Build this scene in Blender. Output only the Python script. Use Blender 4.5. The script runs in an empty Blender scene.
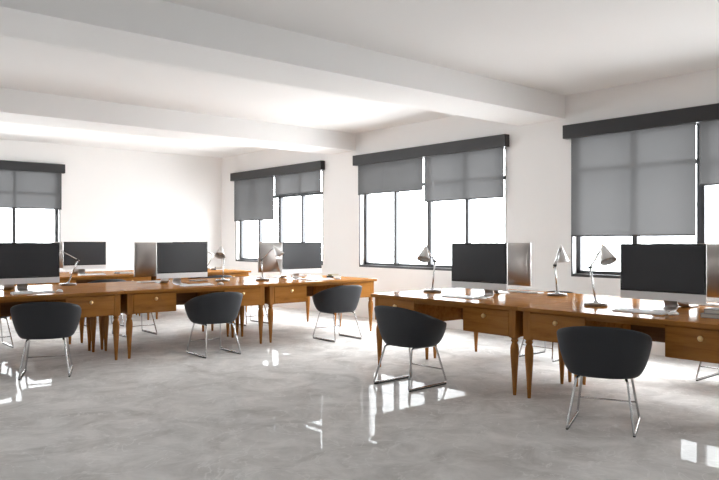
import bpy, bmesh, math
from mathutils import Vector, Matrix

S = bpy.context.scene
COL = S.collection
PI = math.pi
R = math.radians

# ------------------------------------------------------------------ materials
def new_mat(name):
    m = bpy.data.materials.new(name)
    m.use_nodes = True
    nt = m.node_tree
    return m, nt, nt.nodes['Principled BSDF']

def plain(name, col, rough=0.5, metal=0.0, coat=0.0, bump=0.0, bscale=200.0, spec=0.5, var=0.0):
    m, nt, b = new_mat(name)
    b.inputs['Roughness'].default_value = rough
    b.inputs['Metallic'].default_value = metal
    b.inputs['Coat Weight'].default_value = coat
    b.inputs['Specular IOR Level'].default_value = spec
    b.inputs['Base Color'].default_value = (*col, 1)
    tc = nt.nodes.new('ShaderNodeTexCoord')
    nz = nt.nodes.new('ShaderNodeTexNoise')
    nz.inputs['Scale'].default_value = bscale
    nz.inputs['Detail'].default_value = 4
    nt.links.new(tc.outputs['Object'], nz.inputs['Vector'])
    if var > 0:
        rp = nt.nodes.new('ShaderNodeValToRGB')
        rp.color_ramp.elements[0].position = 0.3
        rp.color_ramp.elements[1].position = 0.7
        rp.color_ramp.elements[0].color = (*[c * (1 - var) for c in col], 1)
        rp.color_ramp.elements[1].color = (*[min(1, c * (1 + var)) for c in col], 1)
        nt.links.new(nz.outputs['Fac'], rp.inputs['Fac'])
        nt.links.new(rp.outputs['Color'], b.inputs['Base Color'])
    if bump > 0:
        bp = nt.nodes.new('ShaderNodeBump')
        bp.inputs['Strength'].default_value = bump
        bp.inputs['Distance'].default_value = 0.002
        nt.links.new(nz.outputs['Fac'], bp.inputs['Height'])
        nt.links.new(bp.outputs['Normal'], b.inputs['Normal'])
    return m

def wood(name, scale, c0, c1, c2):
    m, nt, b = new_mat(name)
    tc = nt.nodes.new('ShaderNodeTexCoord')
    mp = nt.nodes.new('ShaderNodeMapping')
    mp.inputs['Scale'].default_value = scale
    n1 = nt.nodes.new('ShaderNodeTexNoise')
    n1.inputs['Scale'].default_value = 1.0
    n1.inputs['Detail'].default_value = 8
    n1.inputs['Roughness'].default_value = 0.65
    n1.inputs['Distortion'].default_value = 0.6
    rp = nt.nodes.new('ShaderNodeValToRGB')
    e = rp.color_ramp.elements
    e[0].position = 0.28; e[0].color = (*c0, 1)
    e[1].position = 0.75; e[1].color = (*c2, 1)
    k = e.new(0.5); k.color = (*c1, 1)
    nt.links.new(tc.outputs['Object'], mp.inputs['Vector'])
    nt.links.new(mp.outputs['Vector'], n1.inputs['Vector'])
    nt.links.new(n1.outputs['Fac'], rp.inputs['Fac'])
    nt.links.new(rp.outputs['Color'], b.inputs['Base Color'])
    b.inputs['Roughness'].default_value = 0.17
    b.inputs['Specular IOR Level'].default_value = 0.2
    bp = nt.nodes.new('ShaderNodeBump')
    bp.inputs['Strength'].default_value = 0.12
    bp.inputs['Distance'].default_value = 0.001
    nt.links.new(n1.outputs['Fac'], bp.inputs['Height'])
    nt.links.new(bp.outputs['Normal'], b.inputs['Normal'])
    return m

WC = ((0.21, 0.080, 0.017), (0.33, 0.136, 0.030), (0.42, 0.185, 0.044))
M_WOOD = wood('varnished_wood', (1.6, 16, 16), *WC)
M_WOODV = wood('varnished_wood_turned', (16, 16, 1.6), *WC)
M_STEEL = plain('polished_steel', (0.55, 0.55, 0.55), 0.22, 1.0)
M_ALU = plain('silver_aluminium', (0.46, 0.435, 0.42), 0.3, 1.0, bump=0.02, bscale=400)
M_CHIN = plain('pale_aluminium', (0.72, 0.72, 0.73), 0.4, 0.35)
M_SCREEN = plain('black_glass_screen', (0.022, 0.022, 0.026), 0.28, 0.0, spec=0.5)
M_BEZEL = plain('black_bezel', (0.012, 0.012, 0.013), 0.25)
M_SHELL = plain('charcoal_upholstery', (0.020, 0.022, 0.027), 0.62, bump=0.15, bscale=900, var=0.08)
M_GLIDE = plain('black_rubber', (0.02, 0.02, 0.02), 0.6)
M_BRASS = plain('brass', (0.80, 0.57, 0.27), 0.3, 1.0)
M_WHITE = plain('white_plastic', (0.82, 0.82, 0.82), 0.35)
M_PAPER = plain('paper_edges', (0.62, 0.60, 0.56), 0.8, bump=0.2, bscale=300)
M_COVER = plain('dark_book_cover', (0.05, 0.05, 0.055), 0.5)
M_COVERG = plain('grey_book_cover', (0.30, 0.30, 0.30), 0.5)
M_COVERO = plain('olive_book_cover', (0.22, 0.19, 0.05), 0.5)
M_WALL = plain('white_painted_plaster', (0.86, 0.853, 0.845), 0.85, bump=0.05, bscale=120, spec=0.2)
M_CEIL = plain('white_ceiling_paint', (0.82, 0.81, 0.80), 0.9, bump=0.04, bscale=90, spec=0.2)
M_FRAME = plain('dark_window_metal', (0.055, 0.056, 0.06), 0.4, 0.3)
M_CASS = plain('charcoal_blind_cassette', (0.019, 0.0185, 0.020), 0.45)
M_SHADE = plain('brushed_silver_shade', (0.62, 0.61, 0.60), 0.33, 0.75)
M_LAMPB = plain('walnut_lamp_base', (0.16, 0.10, 0.06), 0.4, var=0.2, bscale=40)
M_BULB = plain('frosted_bulb_glass', (0.9, 0.9, 0.88), 0.3)

def make_floor_mat():
    m, nt, b = new_mat('polished_grey_concrete')
    tc = nt.nodes.new('ShaderNodeTexCoord')
    n1 = nt.nodes.new('ShaderNodeTexNoise')
    n1.inputs['Scale'].default_value = 2.6
    n1.inputs['Detail'].default_value = 10
    n1.inputs['Roughness'].default_value = 0.7
    n1.inputs['Distortion'].default_value = 0.6
    r1 = nt.nodes.new('ShaderNodeValToRGB')
    e = r1.color_ramp.elements
    e[0].position = 0.33; e[0].color = (0.49, 0.475, 0.462, 1)
    e[1].position = 0.67; e[1].color = (0.77, 0.752, 0.738, 1)
    k = e.new(0.5); k.color = (0.64, 0.626, 0.613, 1)
    # thin pale veins
    n2 = nt.nodes.new('ShaderNodeTexNoise')
    n2.inputs['Scale'].default_value = 2.3
    n2.inputs['Detail'].default_value = 6
    n2.inputs['Distortion'].default_value = 1.6
    r2 = nt.nodes.new('ShaderNodeValToRGB')
    f = r2.color_ramp.elements
    f[0].position = 0.485; f[0].color = (0, 0, 0, 1)
    f[1].position = 0.515; f[1].color = (0, 0, 0, 1)
    q = f.new(0.5); q.color = (1, 1, 1, 1)
    mx = nt.nodes.new('ShaderNodeMix'); mx.data_type = 'RGBA'
    mx.inputs['B'].default_value = (0.80, 0.79, 0.78, 1)
    mul = nt.nodes.new('ShaderNodeMath'); mul.operation = 'MULTIPLY'
    mul.inputs[1].default_value = 0.6
    L = nt.links.new
    L(tc.outputs['Object'], n1.inputs['Vector']); L(tc.outputs['Object'], n2.inputs['Vector'])
    L(n1.outputs['Fac'], r1.inputs['Fac']); L(n2.outputs['Fac'], r2.inputs['Fac'])
    L(r2.outputs['Color'], mul.inputs[0]); L(mul.outputs[0], mx.inputs['Factor'])
    L(r1.outputs['Color'], mx.inputs['A'])
    L(mx.outputs['Result'], b.inputs['Base Color'])
    b.inputs['Roughness'].default_value = 0.42
    b.inputs['Coat Weight'].default_value = 0.75
    b.inputs['Coat Roughness'].default_value = 0.02
    return m
M_FLOOR = make_floor_mat()

def make_glass():
    m = bpy.data.materials.new('window_glass'); m.use_nodes = True
    nt = m.node_tree; nt.nodes.clear()
    o = nt.nodes.new('ShaderNodeOutputMaterial')
    mx = nt.nodes.new('ShaderNodeMixShader')
    lw = nt.nodes.new('ShaderNodeLayerWeight'); lw.inputs['Blend'].default_value = 0.5
    pw = nt.nodes.new('ShaderNodeMath'); pw.operation = 'POWER'; pw.inputs[1].default_value = 5.0
    fr = nt.nodes.new('ShaderNodeMath'); fr.operation = 'MULTIPLY_ADD'; fr.inputs[1].default_value = 0.8; fr.inputs[2].default_value = 0.03
    nt.links.new(lw.outputs['Facing'], pw.inputs[0]); nt.links.new(pw.outputs[0], fr.inputs[0])
    tr = nt.nodes.new('ShaderNodeBsdfTransparent'); tr.inputs['Color'].default_value = (0.97, 0.985, 0.99, 1)
    gl = nt.nodes.new('ShaderNodeBsdfGlossy'); gl.inputs['Roughness'].default_value = 0.0
    L = nt.links.new
    L(fr.outputs[0], mx.inputs[0]); L(tr.outputs[0], mx.inputs[1]); L(gl.outputs[0], mx.inputs[2])
    L(mx.outputs[0], o.inputs[0])
    return m
M_GLASS = make_glass()

def make_blind():
    m = bpy.data.materials.new('grey_screen_fabric'); m.use_nodes = True
    nt = m.node_tree; nt.nodes.clear()
    o = nt.nodes.new('ShaderNodeOutputMaterial')
    a = nt.nodes.new('ShaderNodeMixShader'); a.inputs[0].default_value = 0.5
    c = nt.nodes.new('ShaderNodeMixShader'); c.inputs[0].default_value = 0.45
    d = nt.nodes.new('ShaderNodeBsdfDiffuse'); d.inputs['Color'].default_value = (0.11, 0.109, 0.11, 1)
    t = nt.nodes.new('ShaderNodeBsdfRefraction'); t.inputs['Color'].default_value = (0.024, 0.0237, 0.024, 1)
    t.inputs['IOR'].default_value = 1.35; t.inputs['Roughness'].default_value = 0.65
    u = nt.nodes.new('ShaderNodeBsdfTranslucent'); u.inputs['Color'].default_value = (0.052, 0.051, 0.051, 1)
    # fine weave
    tc = nt.nodes.new('ShaderNodeTexCoord')
    nz = nt.nodes.new('ShaderNodeTexNoise'); nz.inputs['Scale'].default_value = 60
    mp = nt.nodes.new('ShaderNodeMapping'); mp.inputs['Scale'].default_value = (1, 1, 6)
    bp = nt.nodes.new('ShaderNodeBump'); bp.inputs['Strength'].default_value = 0.05
    L = nt.links.new
    L(tc.outputs['Object'], mp.inputs['Vector']); L(mp.outputs[0], nz.inputs['Vector'])
    L(nz.outputs['Fac'], bp.inputs['Height']); L(bp.outputs[0], d.inputs['Normal'])
    L(u.outputs[0], c.inputs[1]); L(t.outputs[0], c.inputs[2])
    L(d.outputs[0], a.inputs[1]); L(c.outputs[0], a.inputs[2])
    L(a.outputs[0], o.inputs[0])
    return m
M_BLIND = make_blind()

def satin(m, rough, f0, f90, power):
    """swap the principled shader for a diffuse body under a thin satin varnish"""
    nt = m.node_tree; b = nt.nodes['Principled BSDF']; out = nt.nodes['Material Output']
    d = nt.nodes.new('ShaderNodeBsdfDiffuse'); g = nt.nodes.new('ShaderNodeBsdfGlossy')
    g.inputs['Roughness'].default_value = rough
    g.inputs['Color'].default_value = (1, 1, 1, 1)
    lw = nt.nodes.new('ShaderNodeLayerWeight'); lw.inputs['Blend'].default_value = 0.5
    pw = nt.nodes.new('ShaderNodeMath'); pw.operation = 'POWER'; pw.inputs[1].default_value = power
    ma = nt.nodes.new('ShaderNodeMath'); ma.operation = 'MULTIPLY_ADD'; ma.inputs[1].default_value = f90; ma.inputs[2].default_value = f0
    mx = nt.nodes.new('ShaderNodeMixShader')
    L = nt.links.new
    for l in list(b.inputs['Base Color'].links): L(l.from_socket, d.inputs['Color'])
    for l in list(b.inputs['Normal'].links):
        L(l.from_socket, d.inputs['Normal'])
    L(lw.outputs['Facing'], pw.inputs[0]); L(pw.outputs[0], ma.inputs[0]); L(ma.outputs[0], mx.inputs[0])
    L(d.outputs[0], mx.inputs[1]); L(g.outputs[0], mx.inputs[2]); L(mx.outputs[0], out.inputs['Surface'])
    nt.nodes.remove(b)
satin(M_WOOD, 0.13, 0.018, 0.24, 4.0)
satin(M_WOODV, 0.2, 0.02, 0.25, 4.0)
satin(M_FLOOR, 0.018, 0.014, 0.11, 5.0)
M_WOODD = wood('shade_darkened_wood', (1.6, 16, 16), (0.085, 0.034, 0.012), (0.13, 0.055, 0.020), (0.17, 0.075, 0.028))  # same desk wood, kneehole shade put into the back panel's colour
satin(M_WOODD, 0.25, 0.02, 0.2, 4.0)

# ------------------------------------------------------------------ mesh helpers
class MB:
    def __init__(s): s.bm = bmesh.new()
    def _merge(s, tmp, smooth, M=None):
        for f in tmp.faces: f.smooth = smooth
        if M is not None: bmesh.ops.transform(tmp, matrix=M, verts=tmp.verts[:])
        me = bpy.data.meshes.new('tmp'); tmp.to_mesh(me); tmp.free()
        s.bm.from_mesh(me); bpy.data.meshes.remove(me)
    def box(s, a, b, bev=0.0, seg=2, M=None):
        t = bmesh.new()
        bmesh.ops.create_cube(t, size=1)
        for v in t.verts:
            v.co = Vector([a[i] + (b[i] - a[i]) * (v.co[i] + 0.5) for i in range(3)])
        if bev > 0:
            bmesh.ops.bevel(t, geom=t.edges[:] + t.verts[:], offset=bev, segments=seg, affect='EDGES', profile=0.5)
        s._merge(t, False, M); return s
    def lathe(s, prof, n=20, M=None, cap=True, smooth=True):
        """prof: list of (r, z) bottom to top"""
        t = bmesh.new(); rings = []
        for r, z in prof:
            rings.append([t.verts.new((r * math.cos(2 * PI * i / n), r * math.sin(2 * PI * i / n), z)) for i in range(n)])
        for p, q in zip(rings, rings[1:]):
            for i in range(n):
                t.faces.new((p[i], p[(i + 1) % n], q[(i + 1) % n], q[i]))
        if cap:
            t.faces.new(rings[0][::-1]); t.faces.new(rings[-1])
        s._merge(t, smooth, M); return s
    def tube(s, pts, r, n=10):
        t = bmesh.new(); P = [Vector(p) for p in pts]; rings = []
        up = None
        for i, p in enumerate(P):
            d = (P[min(i + 1, len(P) - 1)] - P[max(i - 1, 0)]).normalized()
            if up is None:
                up = Vector((0, 0, 1)) if abs(d.z) < 0.9 else Vector((1, 0, 0))
            u = d.cross(up).normalized(); w = u.cross(d).normalized(); up = w
            rr = r[i] if isinstance(r, (list, tuple)) else r
            rings.append([t.verts.new(p + u * rr * math.cos(2 * PI * k / n) + w * rr * math.sin(2 * PI * k / n)) for k in range(n)])
        for a, b in zip(rings, rings[1:]):
            for k in range(n):
                t.faces.new((a[k], a[(k + 1) % n], b[(k + 1) % n], b[k]))
        t.faces.new(rings[0][::-1]); t.faces.new(rings[-1])
        bmesh.ops.recalc_face_normals(t, faces=t.faces[:])
        s._merge(t, True); return s
    def build(s, name, m, parent=None):
        me = bpy.data.meshes.new(name)
        bmesh.ops.recalc_face_normals(s.bm, faces=s.bm.faces[:])
        s.bm.to_mesh(me); s.bm.free()
        me.materials.append(m)
        o = bpy.data.objects.new(name, me); COL.objects.link(o)
        if parent: o.parent = parent
        return o

def rounded(pts, rad, n=5):
    """round the inner corners of a polyline"""
    P = [Vector(p) for p in pts]; out = [P[0]]
    for a, b, c in zip(P, P[1:], P[2:]):
        u = (a - b).normalized(); v = (c - b).normalized()
        s, e = b + u * rad, b + v * rad
        for i in range(n + 1):
            t = i / n
            out.append(s * (1 - t) ** 2 + b * 2 * t * (1 - t) + e * t ** 2)
    out.append(P[-1]); return out

def empty(name, loc=(0, 0, 0), rz=0.0):
    o = bpy.data.objects.new(name, None); COL.objects.link(o)
    o.empty_display_size = 0.1
    o.location = loc; o.rotation_euler = (0, 0, rz); return o

def tag(o, label, cat, group=None):
    o['label'] = label; o['category'] = cat
    if group: o['group'] = group
    return o

def struct(o):
    o['kind'] = 'structure'; return o

def copy_tree(o, parent=None):
    c = o.copy(); COL.objects.link(c)
    if parent: c.parent = parent
    for ch in list(o.children): copy_tree(ch, c)
    return c

class Kind:
    """first use places the prototype itself, later uses place copies"""
    def __init__(s, root): s.root = root; s.used = False
    def put(s, loc, rz, label, cat, group=None):
        o = copy_tree(s.root) if s.used else s.root
        s.used = True
        o.location = loc; o.rotation_euler = (0, 0, rz)
        if 'group' in o: del o['group']
        return tag(o, label, cat, group)

# ------------------------------------------------------------------ room shell
XW, YB, XL_, YF = 7.636, 13.676, -8.0, -4.2       # window wall, far wall, left wall, front wall
HC = 3.115
TH = 0.26
Z0, Z1 = 0.845, 2.62

def wall_boxes(mb, axis, pos, out, lo, hi, opens):
    """axis 'x': wall in plane x=pos, thickness to pos+out, running lo..hi along y"""
    def bx(a, b, z0, z1):
        p, q = min(pos, pos + out), max(pos, pos + out)
        if axis == 'x': mb.box((p, a, z0), (q, b, z1))
        else: mb.box((a, p, z0), (b, q, z1))
    cur = lo
    for a, b in sorted(opens):
        bx(cur, a, 0, HC); bx(a, b, 0, Z0); bx(a, b, Z1, HC); cur = b
    bx(cur, hi, 0, HC)

WIN_R = [11.52, 7.43, 3.345, -0.74]
HW = 1.53
WIN_B = [2.67, -1.42]
WIN_L = [11.52, 7.43, 3.345, -0.74]
WIN_F = []

mb = MB(); wall_boxes(mb, 'x', XW, TH, YF - TH, YB + TH, [(c - HW, c + HW) for c in WIN_R])
struct(mb.build('wall_right', M_WALL))
mb = MB(); wall_boxes(mb, 'y', YB, TH, XL_, XW, [(c - HW, c + HW) for c in WIN_B])
struct(mb.build('wall_back', M_WALL))
mb = MB(); wall_boxes(mb, 'x', XL_, -TH, YF - TH, YB + TH, [])
struct(mb.build('wall_left', M_WALL))
mb = MB(); wall_boxes(mb, 'y', YF, -TH, XL_, XW, [(c - HW, c + HW) for c in WIN_F])
struct(mb.build('wall_front', M_WALL))
struct(MB().box((XL_ - TH, YF - TH, -0.2), (XW + TH, YB + TH, 0)).build('floor', M_FLOOR))
struct(MB().box((XL_ - TH, YF - TH, HC), (XW + TH, YB + TH, HC + 0.25)).build('ceiling', M_CEIL))
for i, (a, b) in enumerate([(9.06, 9.79), (4.97, 5.69), (0.88, 1.60)]):
    struct(MB().box((XL_, a, 2.826), (XW, b, HC)).build('trim_%d' % (i + 1), M_WALL))

# windows: local frame, x along the wall, y = 0 at the inner wall face, +y outward
def window(n, M):
    mb = MB()
    fy0, fy1 = 0.105, 0.165
    f = 0.055
    mb.box((-HW, 0.002, Z0), (HW, fy1, Z0 + 0.035))                    # metal sill
    mb.box((-HW, fy0, Z0 + 0.03), (HW, fy1, Z0 + 0.075))
    mb.box((-HW, fy0, Z1 - f), (HW, fy1, Z1))
    mb.box((-HW, fy0, Z0), (-HW + f, fy1, Z1)); mb.box((HW - f, fy0, Z0), (HW, fy1, Z1))
    for k in (-1, 0, 1):
        w = 0.042 if k == 0 else 0.030
        mb.box((k * 0.757 - w, fy0 - 0.01, Z0 + 0.04), (k * 0.757 + w, fy1, Z1 - 0.01))
    mb.box((-HW, fy0 - 0.005, 2.14), (HW, fy1, 2.19))
    for sx in (-1, 1):                                                # thin casing at the wall face
        mb.box((sx * HW - 0.008, -0.004, Z0), (sx * HW + 0.008, 0.012, Z1))
    o = struct(mb.build('window_%d' % n, M_FRAME))
    o.matrix_world = M
    g = MB().box((-HW + 0.01, 0.132, Z0 + 0.02), (HW - 0.01, 0.136, Z1 - 0.01)).build('glazing', M_GLASS, o)
    return o

def M_right(y): return Matrix.Translation((XW, y, 0)) @ Matrix.Rotation(-PI / 2, 4, 'Z')
def M_back(x): return Matrix.Translation((x, YB, 0))
def M_front(x): return Matrix.Translation((x, YF, 0)) @ Matrix.Rotation(PI, 4, 'Z')

n = 0
for y in WIN_R: n += 1; window(n, M_right(y))
for x in WIN_B: n += 1; window(n, M_back(x))
for x in WIN_F: n += 1; window(n, M_front(x))

# roller blinds: a cassette with two fabrics of their own drop (local frame as the window's, room side is -y)
def blind(M, zl, zr, label):
    root = empty('roller_blind'); root.matrix_world = M
    MB().box((-1.60, -0.10, 2.56), (1.60, -0.001, 2.727), 0.004, 1).build('cassette', M_CASS, root)
    for x0, x1, zb in ((-1.505, 0.018, zl), (0.052, 1.545, zr)):
        t = MB()
        v = [t.bm.verts.new(p) for p in ((x0, -0.056, zb), (x1, -0.056, zb), (x1, -0.056, 2.60), (x0, -0.056, 2.60))]
        t.bm.faces.new(v)
        f = t.build('blind_fabric', M_BLIND, root)
        MB().box((x0, -0.062, zb - 0.012), (x1, -0.050, zb + 0.006), 0.002, 1).build('hem_bar', M_CASS, f)
    return tag(root, label, 'blind', 'roller blinds over the windows')
blind(M_right(WIN_R[0]), 1.71, 2.18, 'grey roller blind over window beside the far room corner, longer half left')
blind(M_right(WIN_R[1]), 2.07, 1.886, 'grey roller blind over the middle right-wall window, both halves drawn near the top')
blind(M_right(WIN_R[2]), 1.354, 1.889, 'large dark grey roller blind over the nearest window, left half pulled almost fully down')
blind(M_right(WIN_R[3]), 1.45, 1.30, 'added grey roller blind on the unseen right-wall window, mostly drawn to cut light')  # out of view, added to keep ceiling and beams from being overlit
blind(M_back(WIN_B[0]), 1.885, 1.885, 'grey roller blind on the far back wall at the left edge of the photo')

# ------------------------------------------------------------------ desks
DL, DD = 1.831, 0.816
def make_desk():
    root = empty('desk')
    hx, hy = DL / 2, DD / 2
    MB().box((-hx, -hy, 0.715), (hx, hy, 0.75), 0.006, 3).build('tabletop', M_WOOD, root)
    for s in (-1, 1):
        x0, x1 = sorted((s * (hx - 0.035), s * 0.305))
        xp = s * (hx - 0.105)                                          # inner side of the corner posts
        mb = MB()
        a, b = sorted((xp, s * 0.305))
        mb.box((a, -hy + 0.045, 0.487), (b, hy - 0.03, 0.716), 0.002, 1)
        o0, o1 = sorted((s * (hx - 0.045), xp))
        mb.box((o0, -hy + 0.10, 0.487), (o1, hy - 0.10, 0.716), 0.002, 1)
        mb.build('pedestal_box', M_WOOD, root)
        d = MB().box((a + 0.003, -hy + 0.024, 0.492), (b - 0.003, -hy + 0.046, 0.706), 0.003, 2).build('drawer', M_WOOD, root)
        kn = MB().lathe([(0.012, 0), (0.008, 0.004), (0.007, 0.012), (0.017, 0.018), (0.020, 0.025), (0.016, 0.033), (0.005, 0.037)], 16,
                        Matrix.Translation(((a + b) / 2, -hy + 0.025, 0.645)) @ Matrix.Rotation(PI / 2, 4, 'X'))
        kn.build('knob', M_BRASS, d)
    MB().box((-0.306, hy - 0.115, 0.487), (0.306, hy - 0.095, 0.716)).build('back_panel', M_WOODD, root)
    MB().box((-0.306, -hy + 0.03, 0.690), (0.306, -hy + 0.05, 0.716)).build('front_rail', M_WOOD, root)
    prof = [(0.0135, 0.0), (0.0150, 0.02), (0.019, 0.10), (0.026, 0.21), (0.0325, 0.30), (0.0355, 0.355), (0.0355, 0.39),
            (0.031, 0.42), (0.024, 0.437), (0.022, 0.445), (0.029, 0.452), (0.031, 0.459), (0.029, 0.466),
            (0.024, 0.471), (0.032, 0.480), (0.033, 0.487)]
    for sx in (-1, 1):
        for sy in (-1, 1):
            T = Matrix.Translation((sx * (hx - 0.071), sy * (hy - 0.061), 0))
            mb = MB().lathe(prof, 18, T)
            mb.box((-0.035, -0.035, 0.485), (0.035, 0.035, 0.7155), 0.003, 1, T)
            mb.build('leg', M_WOODV, root)
    return root
DESK = Kind(make_desk())
GD = 'wooden desks in facing rows'

# centres
Y1, Y2 = 7.775, 8.595            # left island: near row, far row
Y3, Y4 = 11.16, 11.98            # island along the far wall
CA, CB, CC = 2.0225, 3.857, 5.692
X1, X2 = 5.11, 5.93              # right island: near row, window row
CD, CE = 4.43, 2.595
F, B_ = 0.0, PI                  # users facing +y / -y
FX, BX = -PI / 2, PI / 2         # users facing +x / -x
desks = {
 'A': (CA, Y1, F, 'wooden desk at the left edge, first of the near left row'),
 'B': (CB, Y1, F, 'wooden desk in the middle of the near left row, second chair pulled up to it'),
 'C': (CC, Y1, F, 'honey lit wooden desk at the right end of the near left row'),
 'A2': (CA, Y2, B_, 'wooden desk behind the leftmost monitor, facing the far wall'),
 'B2': (CB, Y2, B_, 'wooden desk backing onto the middle left desk, dark rimmed lamp on it'),
 'C2': (CC, Y2, B_, 'wooden desk backing onto the desk at the right end of the left row'),
 'B3': (CB, Y3, F, 'distant wooden desk with small monitor seen between the two left monitors'),
 'C3': (CC, Y3, F, 'distant honey wooden desk whose right end shows by the far room corner'),
 'B4': (CB, Y4, B_, 'distant wooden desk nearest the back wall, behind the small far monitor'),
 'C4': (CC, Y4, B_, 'distant wooden desk nearest the far room corner, under the thin folded lamp'),
 'D': (X1, CD, FX, 'wooden desk at the left end of the right row, silver lamp on its left'),
 'E': (X1, CE, FX, 'dark lit wooden desk at the right edge of the photo, nearest the viewer'),
 'D2': (X2, CD, BX, 'wooden desk backing onto the right row, below the middle window'),
 'E2': (X2, CE, BX, 'wooden desk by the nearest window, behind the large right monitor'),
}
for k, (x, y, r, lab) in desks.items():
    DESK.put((x, y, 0), r, lab, 'desk', GD)

def on(k, lx, ly, z=0.7505):
    x, y, r, _ = desks[k]
    c, s = math.cos(r), math.sin(r)
    return (x + c * lx - s * ly, y + s * lx + c * ly, z), r

# ------------------------------------------------------------------ monitors
def make_monitor():
    root = empty('monitor')
    w, zb, zc, zt = 0.335, 0.085, 0.147, 0.520        # half width, bottom, chin top, top (above the desk)
    # screen side is -y, plane y = 0
    t = bmesh.new()
    nx, nz = 16, 12
    def depth(u, v):                                   # bulged back
        a = (1 - abs(u) ** 2.2) * (1 - abs(v) ** 2.4)
        return 0.010 + 0.045 * max(0, a) ** 0.6
    g = [[t.verts.new((w * (-1 + 2 * i / nx), depth(-1 + 2 * i / nx, -1 + 2 * j / nz), zb + (zt - zb) * j / nz)) for i in range(nx + 1)] for j in range(nz + 1)]
    for j in range(nz):
        for i in range(nx):
            f = t.faces.new((g[j][i], g[j + 1][i], g[j + 1][i + 1], g[j][i + 1])); f.smooth = True
    fr = {}
    border = [(0, i) for i in range(nx + 1)] + [(j, nx) for j in range(1, nz + 1)] + [(nz, i) for i in range(nx - 1, -1, -1)] + [(j, 0) for j in range(nz - 1, 0, -1)]
    fv = [t.verts.new((g[j][i].co.x, 0.001, g[j][i].co.z)) for j, i in border]
    k = len(border)
    for a in range(k):
        b = (a + 1) % k
        t.faces.new((g[border[a][0]][border[a][1]], g[border[b][0]][border[b][1]], fv[b], fv[a]))
    t.faces.new(fv)
    m = MB(); m.bm = t
    m.build('back_shell', M_ALU, root)
    MB().box((-w, -0.004, zc), (w, 0.002, zt), 0.0015, 1).build('bezel', M_BEZEL, root)
    MB().box((-w + 0.014, -0.0052, zc + 0.012), (w - 0.014, -0.0035, zt - 0.014)).build('screen', M_SCREEN, root)
    MB().box((-w, -0.004, zb), (w, 0.002, zc), 0.0015, 1).build('chin', M_CHIN, root)
    # stand: bent plate, foot forward and neck leaning up into the back
    prof = [(-0.02, 0.006), (0.10, 0.006), (0.155, 0.012), (0.168, 0.030), (0.160, 0.060), (0.110, 0.16), (0.050, 0.27)]
    path = rounded([(0, y, z) for y, z in prof], 0.012, 3)
    st = MB(); t = bmesh.new(); hw = 0.052; rows = []
    for i, p in enumerate(path):
        a, b = path[max(0, i - 1)], path[min(len(path) - 1, i + 1)]
        d = (b - a).normalized(); nrm = Vector((0, -d.z, d.y)) * 0.005
        rows.append([t.verts.new(p + Vector((sx * hw, 0, 0)) + nrm * sn) for sx, sn in ((-1, 1), (1, 1), (1, -1), (-1, -1))])
    for a, b in zip(rows, rows[1:]):
        for q in range(4): t.faces.new((a[q], a[(q + 1) % 4], b[(q + 1) % 4], b[q]))
    t.faces.new(rows[0]); t.faces.new(rows[-1][::-1])
    st.bm = t
    st.build('stand', M_ALU, root)
    return root
MON = Kind(make_monitor())
GM = 'silver desktop monitors on the desks'
mons = [
 ('A', 0.065, 0.125, 'dark screened monitor cut off by the left edge of the photo'),
 ('B', 0.02, 0.125, 'dark screened monitor on the middle left desk, beside a silver monitor back'),
 ('C', -0.01, 0.125, 'grey screened monitor on the honey lit desk before the far right-wall window'),
 ('A2', 0.0, 0.095, 'monitor hidden behind the leftmost screen, only its dark stand foot showing'),
 ('B2', 0.015, 0.095, 'silver monitor back left of the middle screen of the left row'),
 ('C2', 0.025, 0.095, 'silver monitor back with warm reflection behind a thin bent lamp'),
 ('B3', 0.0, 0.14, 'small distant monitor near the back wall, right of the leftmost screen'),
 ('C3', 0.0, 0.14, 'distant monitor almost hidden behind the middle left screen'),
 ('B4', 0.0, 0.10, 'distant silver monitor back peeking left of the small far screen'),
 ('D', 0.155, 0.01, 'dark screened monitor under the middle window beside a silver monitor back'),
 ('E', 0.037, 0.12, 'large black screened monitor in front of the nearest window'),
 ('D2', 0.09, 0.10, 'silver monitor back right of the screen below the middle window'),
 ('E2', 0.0, 0.10, 'silver brown monitor back cut off by the right edge of the photo'),
]
for k, lx, ly, lab in mons:
    p, r = on(k, lx, ly)
    MON.put(p, r, lab, 'monitor', GM)

# ------------------------------------------------------------------ keyboards and mice
def make_keyboard():
    root = empty('keyboard')
    t = bmesh.new(); hw, hd = 0.20, 0.058
    v = [t.verts.new(p) for p in ((-hw, -hd, 0), (hw, -hd, 0), (hw, hd, 0), (-hw, hd, 0),
                                  (-hw, -hd, 0.005), (hw, -hd, 0.005), (hw, hd, 0.014), (-hw, hd, 0.014))]
    for q in ((3, 2, 1, 0), (4, 5, 6, 7), (0, 1, 5, 4), (1, 2, 6, 5), (2, 3, 7, 6), (3, 0, 4, 7)):
        t.faces.new([v[i] for i in q])
    m = MB(); m.bm = t; m.build('keyboard_body', M_WHITE, root)
    k = MB()
    for r in range(6):
        y = -hd + 0.009 + r * 0.0187
        z = 0.005 + (y + hd) / (2 * hd) * 0.009
        n = 15
        for c in range(n):
            if r == 0 and 4 <= c <= 8:
                if c == 4:
                    k.box((-hw + 0.006 + 4 * 0.026, y - 0.007, z - 0.001), (-hw + 0.006 + 9 * 0.026 - 0.004, y + 0.008, z + 0.004))
                continue
            x = -hw + 0.006 + c * 0.026
            k.box((x, y - 0.007, z - 0.001), (x + 0.022, y + 0.008, z + 0.004))
    k.build('keys', M_WHITE, root)
    return root
KEY = Kind(make_keyboard())
GK = 'white keyboards in front of the monitors'
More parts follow.
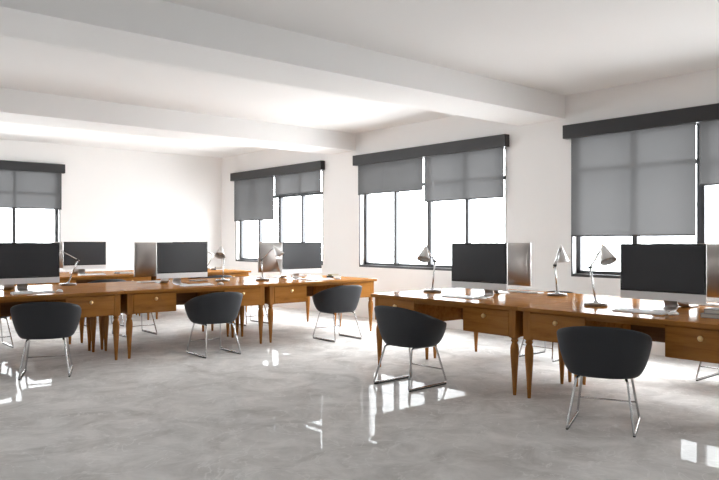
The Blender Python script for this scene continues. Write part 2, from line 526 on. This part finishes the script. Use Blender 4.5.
kbs = [
 ('A', 0.06, -0.13, 'white keyboard in front of the leftmost monitor'),
 ('B', 0.09, -0.12, 'white keyboard before the middle screen of the left row'),
 ('C', 0.12, -0.12, 'white keyboard on the honey lit desk by the stack of small books'),
 ('B2', 0.0, -0.12, 'pale keyboard beneath the silver monitor back on the left island'),
 ('C2', 0.02, -0.13, 'pale keyboard under the silver monitor back behind a thin lamp'),
 ('D', 0.0, -0.055, 'white keyboard on desk with lamp below the middle window'),
 ('E', -0.04, -0.06, 'white keyboard in front of the large right monitor'),
 ('B3', 0.02, -0.12, 'distant white keyboard below the small far monitor'),
 ('D2', 0.0, -0.13, 'pale keyboard below the silver monitor back on the right island'),
 ('E2', 0.0, -0.13, 'pale keyboard at the right edge under the brown silver monitor back'),
]
for k, lx, ly, lab in kbs:
    p, r = on(k, lx, ly); KEY.put(p, r, lab, 'keyboard', GK)

def make_mouse():
    root = empty('computer_mouse')
    t = bmesh.new()
    bmesh.ops.create_uvsphere(t, u_segments=20, v_segments=12, radius=1)
    for v in t.verts:
        x, y, z = v.co
        v.co = (x * 0.030, y * 0.056, max(0, z) * 0.026 * (1 - 0.25 * y) + (0.0 if z <= 0 else 0.002))
    for f in t.faces: f.smooth = True
    m = MB(); m.bm = t; m.build('mouse_body', M_WHITE, root)
    MB().tube([(0, 0.028, 0.022), (0, 0.044, 0.018)], 0.004, 8).build('scroll_wheel', M_GLIDE, root)
    return root
MOU = Kind(make_mouse())
mice = [
 ('A', 0.33, -0.11, 'white mouse right of the leftmost keyboard'),
 ('B', 0.40, -0.13, 'white mouse right of the keyboard on the middle left desk'),
 ('C', 0.42, -0.13, 'white mouse by the small book stack on the honey lit desk'),
 ('D', 0.235, -0.03, 'white mouse on the desk under the middle window'),
 ('E', 0.205, -0.035, 'white mouse between keyboard and grey book stack at the right'),
]
for k, lx, ly, lab in mice:
    p, r = on(k, lx, ly); MOU.put(p, r, lab, 'mouse', 'white computer mice')

# ------------------------------------------------------------------ books
def make_book(w, d, h, cover):
    root = empty('book')
    mb = MB()
    mb.box((-w / 2, -d / 2, 0), (w / 2, d / 2, 0.003)); mb.box((-w / 2, -d / 2, h - 0.003), (w / 2, d / 2, h))
    mb.box((-w / 2, -d / 2, 0), (-w / 2 + 0.004, d / 2, h))
    mb.build('cover', cover, root)
    MB().box((-w / 2 + 0.003, -d / 2 + 0.004, 0.0025), (w / 2 - 0.004, d / 2 - 0.004, h - 0.0025)).build('pages', M_PAPER, root)
    return root
def put_book(k, lx, ly, dz, rot, size, cover, label, group):
    p, r = on(k, lx, ly, 0.7505 + dz)
    b = make_book(*size, cover); b.location = p; b.rotation_euler = (0, 0, r + rot); tag(b, label, 'book', group)
G1 = 'grey books at the right edge'
put_book('E', 0.53, 0.02, 0.0, 0.05, (0.24, 0.17, 0.030), M_COVERG, 'thick grey book at the bottom of the stack at the right edge', G1)
put_book('E', 0.54, 0.03, 0.0305, 0.0, (0.22, 0.16, 0.030), M_COVERG, 'thick grey book on top of the stack at the right edge', G1)
G2 = 'small books on the honey lit desk'
put_book('C', 0.66, 0.26, 0.0, 0.2, (0.19, 0.13, 0.022), M_COVER, 'small dark book at the bottom of the pair on the honey lit desk', G2)
put_book('C', 0.65, 0.26, 0.0225, -0.1, (0.13, 0.10, 0.022), M_COVERO, 'small olive book on top of the pair on the honey lit desk', G2)
G3 = 'small books on the distant desk'
put_book('C3', 0.64, 0.33, 0.0, 0.2, (0.19, 0.13, 0.022), M_COVER, 'tiny dark book at the bottom of the pair on the distant corner desk', G3)
put_book('C3', 0.66, 0.33, 0.0225, -0.3, (0.12, 0.10, 0.03), M_COVERG, 'tiny grey book atop the pair on the distant corner desk', G3)
put_book('B2', -0.55, 0.08, 0.0, 0.1, (0.2, 0.15, 0.012), M_COVER, 'thin dark notebook right of the middle left screen', None)
put_book('C2', -0.45, -0.05, 0.0, 0.1, (0.2, 0.15, 0.014), M_COVER, 'thin dark notebook behind the keyboard of the honey lit desk', None)
put_book('B3', 0.62, 0.10, 0.0, 0.1, (0.24, 0.17, 0.02), M_COVERG, 'thin book on the distant desk right of the small far monitor', None)

# ------------------------------------------------------------------ desk lamps (local +x is where the head points)
def make_lamp(tilt, ez, reach, rise, pitch, shade_len=0.135):
    root = empty('desk_lamp')
    MB().lathe([(0.094, 0.0), (0.096, 0.003), (0.096, 0.017), (0.093, 0.020)], 32).build('base', M_LAMPB, root)
    MB().lathe([(0.090, 0.0195), (0.090, 0.023), (0.02, 0.026), (0.016, 0.040), (0.008, 0.045)], 32).build('base_plate', M_STEEL, root)
    e = Vector((-tilt, 0, ez)); nk = e + Vector((reach, 0, rise))
    MB().tube([(0, 0, 0.03), e], 0.008, 12).build('stem', M_STEEL, root)
    d = (nk - e).normalized(); off = Vector((0, 0.008, 0))
    MB().tube([e + off - d * 0.03, nk + off], 0.0055, 8).tube([e - off - d * 0.0, nk - off], 0.0055, 8).build('arm', M_STEEL, root)
    MB().tube([e - Vector((0, 0.016, 0)), e + Vector((0, 0.016, 0))], 0.011, 12).build('elbow_joint', M_GLIDE, root)
    # shade: open cone, axis tilted by pitch towards +x
    A = Matrix.Translation(nk + Vector((0.012, 0, 0.0))) @ Matrix.Rotation(-pitch, 4, 'Y')
    L = shade_len
    out = [(0.068, -L), (0.0685, -L + 0.006), (0.050, -L * 0.62), (0.030, -L * 0.2), (0.024, -0.012), (0.022, 0.0), (0.012, 0.010), (0.009, 0.024), (0.004, 0.030)]
    inn = [(0.020, -0.02), (0.028, -L * 0.2), (0.048, -L * 0.62), (0.066, -L + 0.004)]
    t = MB().lathe(inn + out, 28, A)
    sh = t.build('shade', M_SHADE, root)
    MB().lathe([(0.004, -L * 0.86), (0.018, -L * 0.80), (0.026, -L * 0.62), (0.020, -L * 0.42), (0.012, -L * 0.3), (0.012, -L * 0.15)], 16, A).build('bulb', M_BULB, sh)
    return root
lamps = [
 # x, y, heading, pose, label
 (5.36, 5.10, R(201), (0.07, 0.325, 0.235, 0.14, R(30)), 'silver desk lamp under the middle window, shade bent to the left'),
 (5.275, 3.14, R(-114), (0.08, 0.315, 0.17, 0.175, R(30)), 'silver desk lamp left of the large right monitor, before the nearest window'),
 (5.93, 3.95, R(13), (0.06, 0.30, 0.15, 0.17, R(10)), 'silver desk lamp with closed cone shade against the wall between two windows'),
 (2.77, 8.70, R(139.6), (0.115, 0.31, 0.30, 0.16, R(25)), 'thin bent desk lamp at the right edge of the leftmost monitor, head hidden'),
 (4.63, 8.26, R(229.6), (0.10, 0.32, 0.19, 0.125, R(40)), 'desk lamp with dark rimmed shade facing the viewer, right of the middle left screen'),
 (5.135, 8.07, R(-55), (0.015, 0.28, 0.18, 0.17, R(35)), 'thin silver desk lamp in front of a silver monitor back by the far window'),
 (6.27, 11.8, R(139.6), (0.14, 0.27, 0.27, 0.13, R(25)), 'distant folded desk lamp peeking from behind the middle left screen'),
]
for x, y, h, pose, lab in lamps:
    o = make_lamp(*pose); o.location = (x, y, 0.7505); o.rotation_euler = (0, 0, h)
    tag(o, lab, 'lamp', 'silver desk lamps')

# ------------------------------------------------------------------ chairs (local +y is the way the sitter faces)
def make_chair():
    root = empty('tub_chair')
    def sup(phi, a, bf, bb, p):
        """plan radius point; phi = 0 at the back"""
        sx, cy = math.sin(phi), -math.cos(phi)
        b = bf if cy > 0 else bb
        r = (abs(sx / a) ** p + abs(cy / b) ** p) ** (-1 / p)
        return r * sx, r * cy
    def ss(a, b, x):
        t = min(1, max(0, (x - a) / (b - a))); return t * t * (3 - 2 * t)
    N = 56
    t = bmesh.new()
    c0 = t.verts.new((0, 0.0, 0.356)); prev = None
    cols = []
    for i in range(N):
        phi = 2 * PI * i / N
        ph = phi if phi <= PI else 2 * PI - phi
        h = 0.722 - 0.175 * ss(R(15), R(150), ph) - 0.10 * ss(R(136), R(156), ph)
        rx, ry = sup(phi, 0.328, 0.29, 0.275, 3.0)
        bx, by = sup(phi, 0.235, 0.225, 0.205, 2.4)
        col = []
        for q in (0.35, 0.7, 0.9): col.append(Vector((bx * q, by * q, 0.356 + 0.004 * q)))
        # rounded lower edge, then the wall leaning out to the rim
        P0 = Vector((bx * 0.95, by * 0.95, 0.362)); P1 = Vector((bx * 1.10, by * 1.10, 0.372))
        k = (h - 0.36) / 0.355
        tx, ty = bx + (rx - bx) * (0.55 + 0.45 * k), by + (ry - by) * (0.55 + 0.45 * k)
        P2 = Vector((bx * 1.08 + (rx - bx) * 0.45, by * 1.08 + (ry - by) * 0.45, 0.36 + (h - 0.36) * 0.45)); P3 = Vector((tx, ty, h))
        for q in range(0, 9):
            u = q / 8
            col.append(P0 * (1 - u) ** 3 + P1 * 3 * u * (1 - u) ** 2 + P2 * 3 * u * u * (1 - u) + P3 * u ** 3)
        cols.append([t.verts.new(p) for p in col])
    for i in range(N):
        a, b = cols[i], cols[(i + 1) % N]
        t.faces.new((c0, a[0], b[0]))
        for j in range(len(a) - 1): t.faces.new((a[j], a[j + 1], b[j + 1], b[j]))
    bmesh.ops.recalc_face_normals(t, faces=t.faces[:])
    for f in t.faces: f.smooth = True
    m = MB(); m.bm = t
    sh = m.build('shell', M_SHELL, root)
    md = sh.modifiers.new('thickness', 'SOLIDIFY'); md.thickness = 0.02; md.offset = -1
    bv = sh.modifiers.new('round', 'SUBSURF'); bv.levels = 1; bv.render_levels = 1
    # seat pad
    t = bmesh.new(); rings = []
    for q, z in ((0.05, 0.452), (0.6, 0.452), (0.88, 0.448), (0.96, 0.436), (0.97, 0.415), (0.90, 0.395), (0.05, 0.39)):
        rg = []
        for i in range(32):
            x, y = sup(2 * PI * i / 32, 0.235, 0.235, 0.20, 2.4)
            rg.append(t.verts.new((x * q, y * q, z)))
        rings.append(rg)
    for a, b in zip(rings, rings[1:]):
        for i in range(32): t.faces.new((a[i], a[(i + 1) % 32], b[(i + 1) % 32], b[i]))
    t.faces.new(rings[0]); t.faces.new(rings[-1][::-1])
    for f in t.faces: f.smooth = True
    m = MB(); m.bm = t; m.build('seat_pad', M_SHELL, root)
    r = 0.0085
    for s in (-1, 1):
        pts = [(s * 0.155, -0.13, 0.352), (s * 0.165, -0.155, 0.350), (s * 0.215, -0.255, r + 0.006), (s * 0.215, 0.245, r + 0.006), (s * 0.165, 0.15, 0.350), (s * 0.155, 0.12, 0.352)]
        sl = MB().tube(rounded(pts, 0.022, 5), r, 10).build('sled_leg', M_STEEL, root)
        MB().box((s * 0.215 - 0.009, -0.245, 0), (s * 0.215 + 0.009, 0.235, 0.011), 0.003, 1).build('glide', M_GLIDE, sl)
        MB().tube([(s * 0.155, -0.14, 0.350), (s * 0.155, 0.13, 0.350)], r, 8).build('under_seat_bar', M_STEEL, root)
    yb = 0.245 - (0.095) * (0.13 / 0.335)
    xb = 0.215 - 0.05 * (0.12 / 0.335)
    MB().tube([(-xb, yb, 0.135), (xb, yb, 0.135)], 0.006, 8).build('crossbar', M_STEEL, root)
    return root
CHAIR = Kind(make_chair())
GC = 'charcoal tub chairs on chrome sled legs'
chairs = [
 (2.06, 7.10, R(-21), 'charcoal tub chair seen from behind at the left edge of the photo'),
 (3.88, 7.135, R(-2), 'charcoal tub chair at the middle desk of the near left row'),
 (5.70, 7.15, R(-2), 'grey lit tub chair at the honey desk, rightmost of the left row'),
 (4.41, 4.466, R(-88), 'charcoal tub chair standing alone in mid floor at the desk under the middle window'),
 (4.475, 2.60, R(-66), 'charcoal tub chair nearest the viewer at the right, back turned'),
 (2.03, 9.31, R(180), 'tub chair behind the leftmost desk, only its thin legs showing'),
 (3.85, 9.31, R(180), 'tub chair behind the middle left desk, legs seen right of the desk legs'),
 (5.69, 9.34, R(184), 'tub chair behind the row, its rim peeking past the dark rimmed lamp'),
 (3.86, 10.50, R(0), 'distant tub chair whose dark rim shows below the small far monitor'),
 (5.69, 10.50, R(0), 'distant tub chair whose dark rim shows right of the middle left screen'),
 (6.60, 4.51, R(90), 'tub chair on the window side, a bit of sled showing behind the two middle legs'),
 (6.75, 2.64, R(90), 'tub chair on the window side, sled leg showing under the rightmost drawer'),
]
for x, y, r, lab in chairs:
    CHAIR.put((x, y, 0), r, lab, 'chair', GC)

# ------------------------------------------------------------------ daylight
W = bpy.data.worlds.new('overcast_sky'); S.world = W; W.use_nodes = True
bg = W.node_tree.nodes['Background']
bg.inputs['Color'].default_value = (0.97, 0.985, 1.0, 1)
bg.inputs['Strength'].default_value = 6.3

sl = bpy.data.lights.new('sun', 'SUN'); sl.energy = 5.5; sl.angle = R(60); sl.color = (1.0, 0.99, 0.975)
so = bpy.data.objects.new('sun', sl); COL.objects.link(so); so.location = (14, 5, 10)
so.rotation_euler = Vector((-math.cos(R(40)) * math.cos(R(8)), math.cos(R(40)) * math.sin(R(8)), -math.sin(R(40)))).to_track_quat('-Z', 'Y').to_euler()

def portal(M):
    l = bpy.data.lights.new('window_daylight', 'AREA'); l.shape = 'RECTANGLE'
    l.size = 2 * HW; l.size_y = Z1 - Z0
    l.cycles.is_portal = True
    o = bpy.data.objects.new('window_daylight', l); COL.objects.link(o)
    # local -z points into the room (local -y of the window frame)
    o.matrix_world = M @ Matrix.Translation((0, 0.2, (Z0 + Z1) / 2)) @ Matrix.Rotation(-PI / 2, 4, 'X')
for y in WIN_R: portal(M_right(y))
for x in WIN_B: portal(M_back(x))
for x in WIN_F: portal(M_front(x))

# ------------------------------------------------------------------ camera
cam = bpy.data.cameras.new('camera'); co = bpy.data.objects.new('camera', cam); COL.objects.link(co)
cam.sensor_width = 36; cam.lens = 694 / 719 * 36
cam.clip_start = 0.05
co.location = (0, 0, 1.30)
co.rotation_euler = (PI / 2, 0, -math.atan2(0.6485, 0.7612))
S.camera = co

S.view_settings.view_transform = 'Standard'
S.view_settings.look = 'None'
S.view_settings.gamma = 1
S.view_settings.exposure = 1.48
S.cycles.use_denoising = True
S.cycles.max_bounces = 12
S.cycles.diffuse_bounces = 8
S.cycles.sample_clamp_indirect = 10
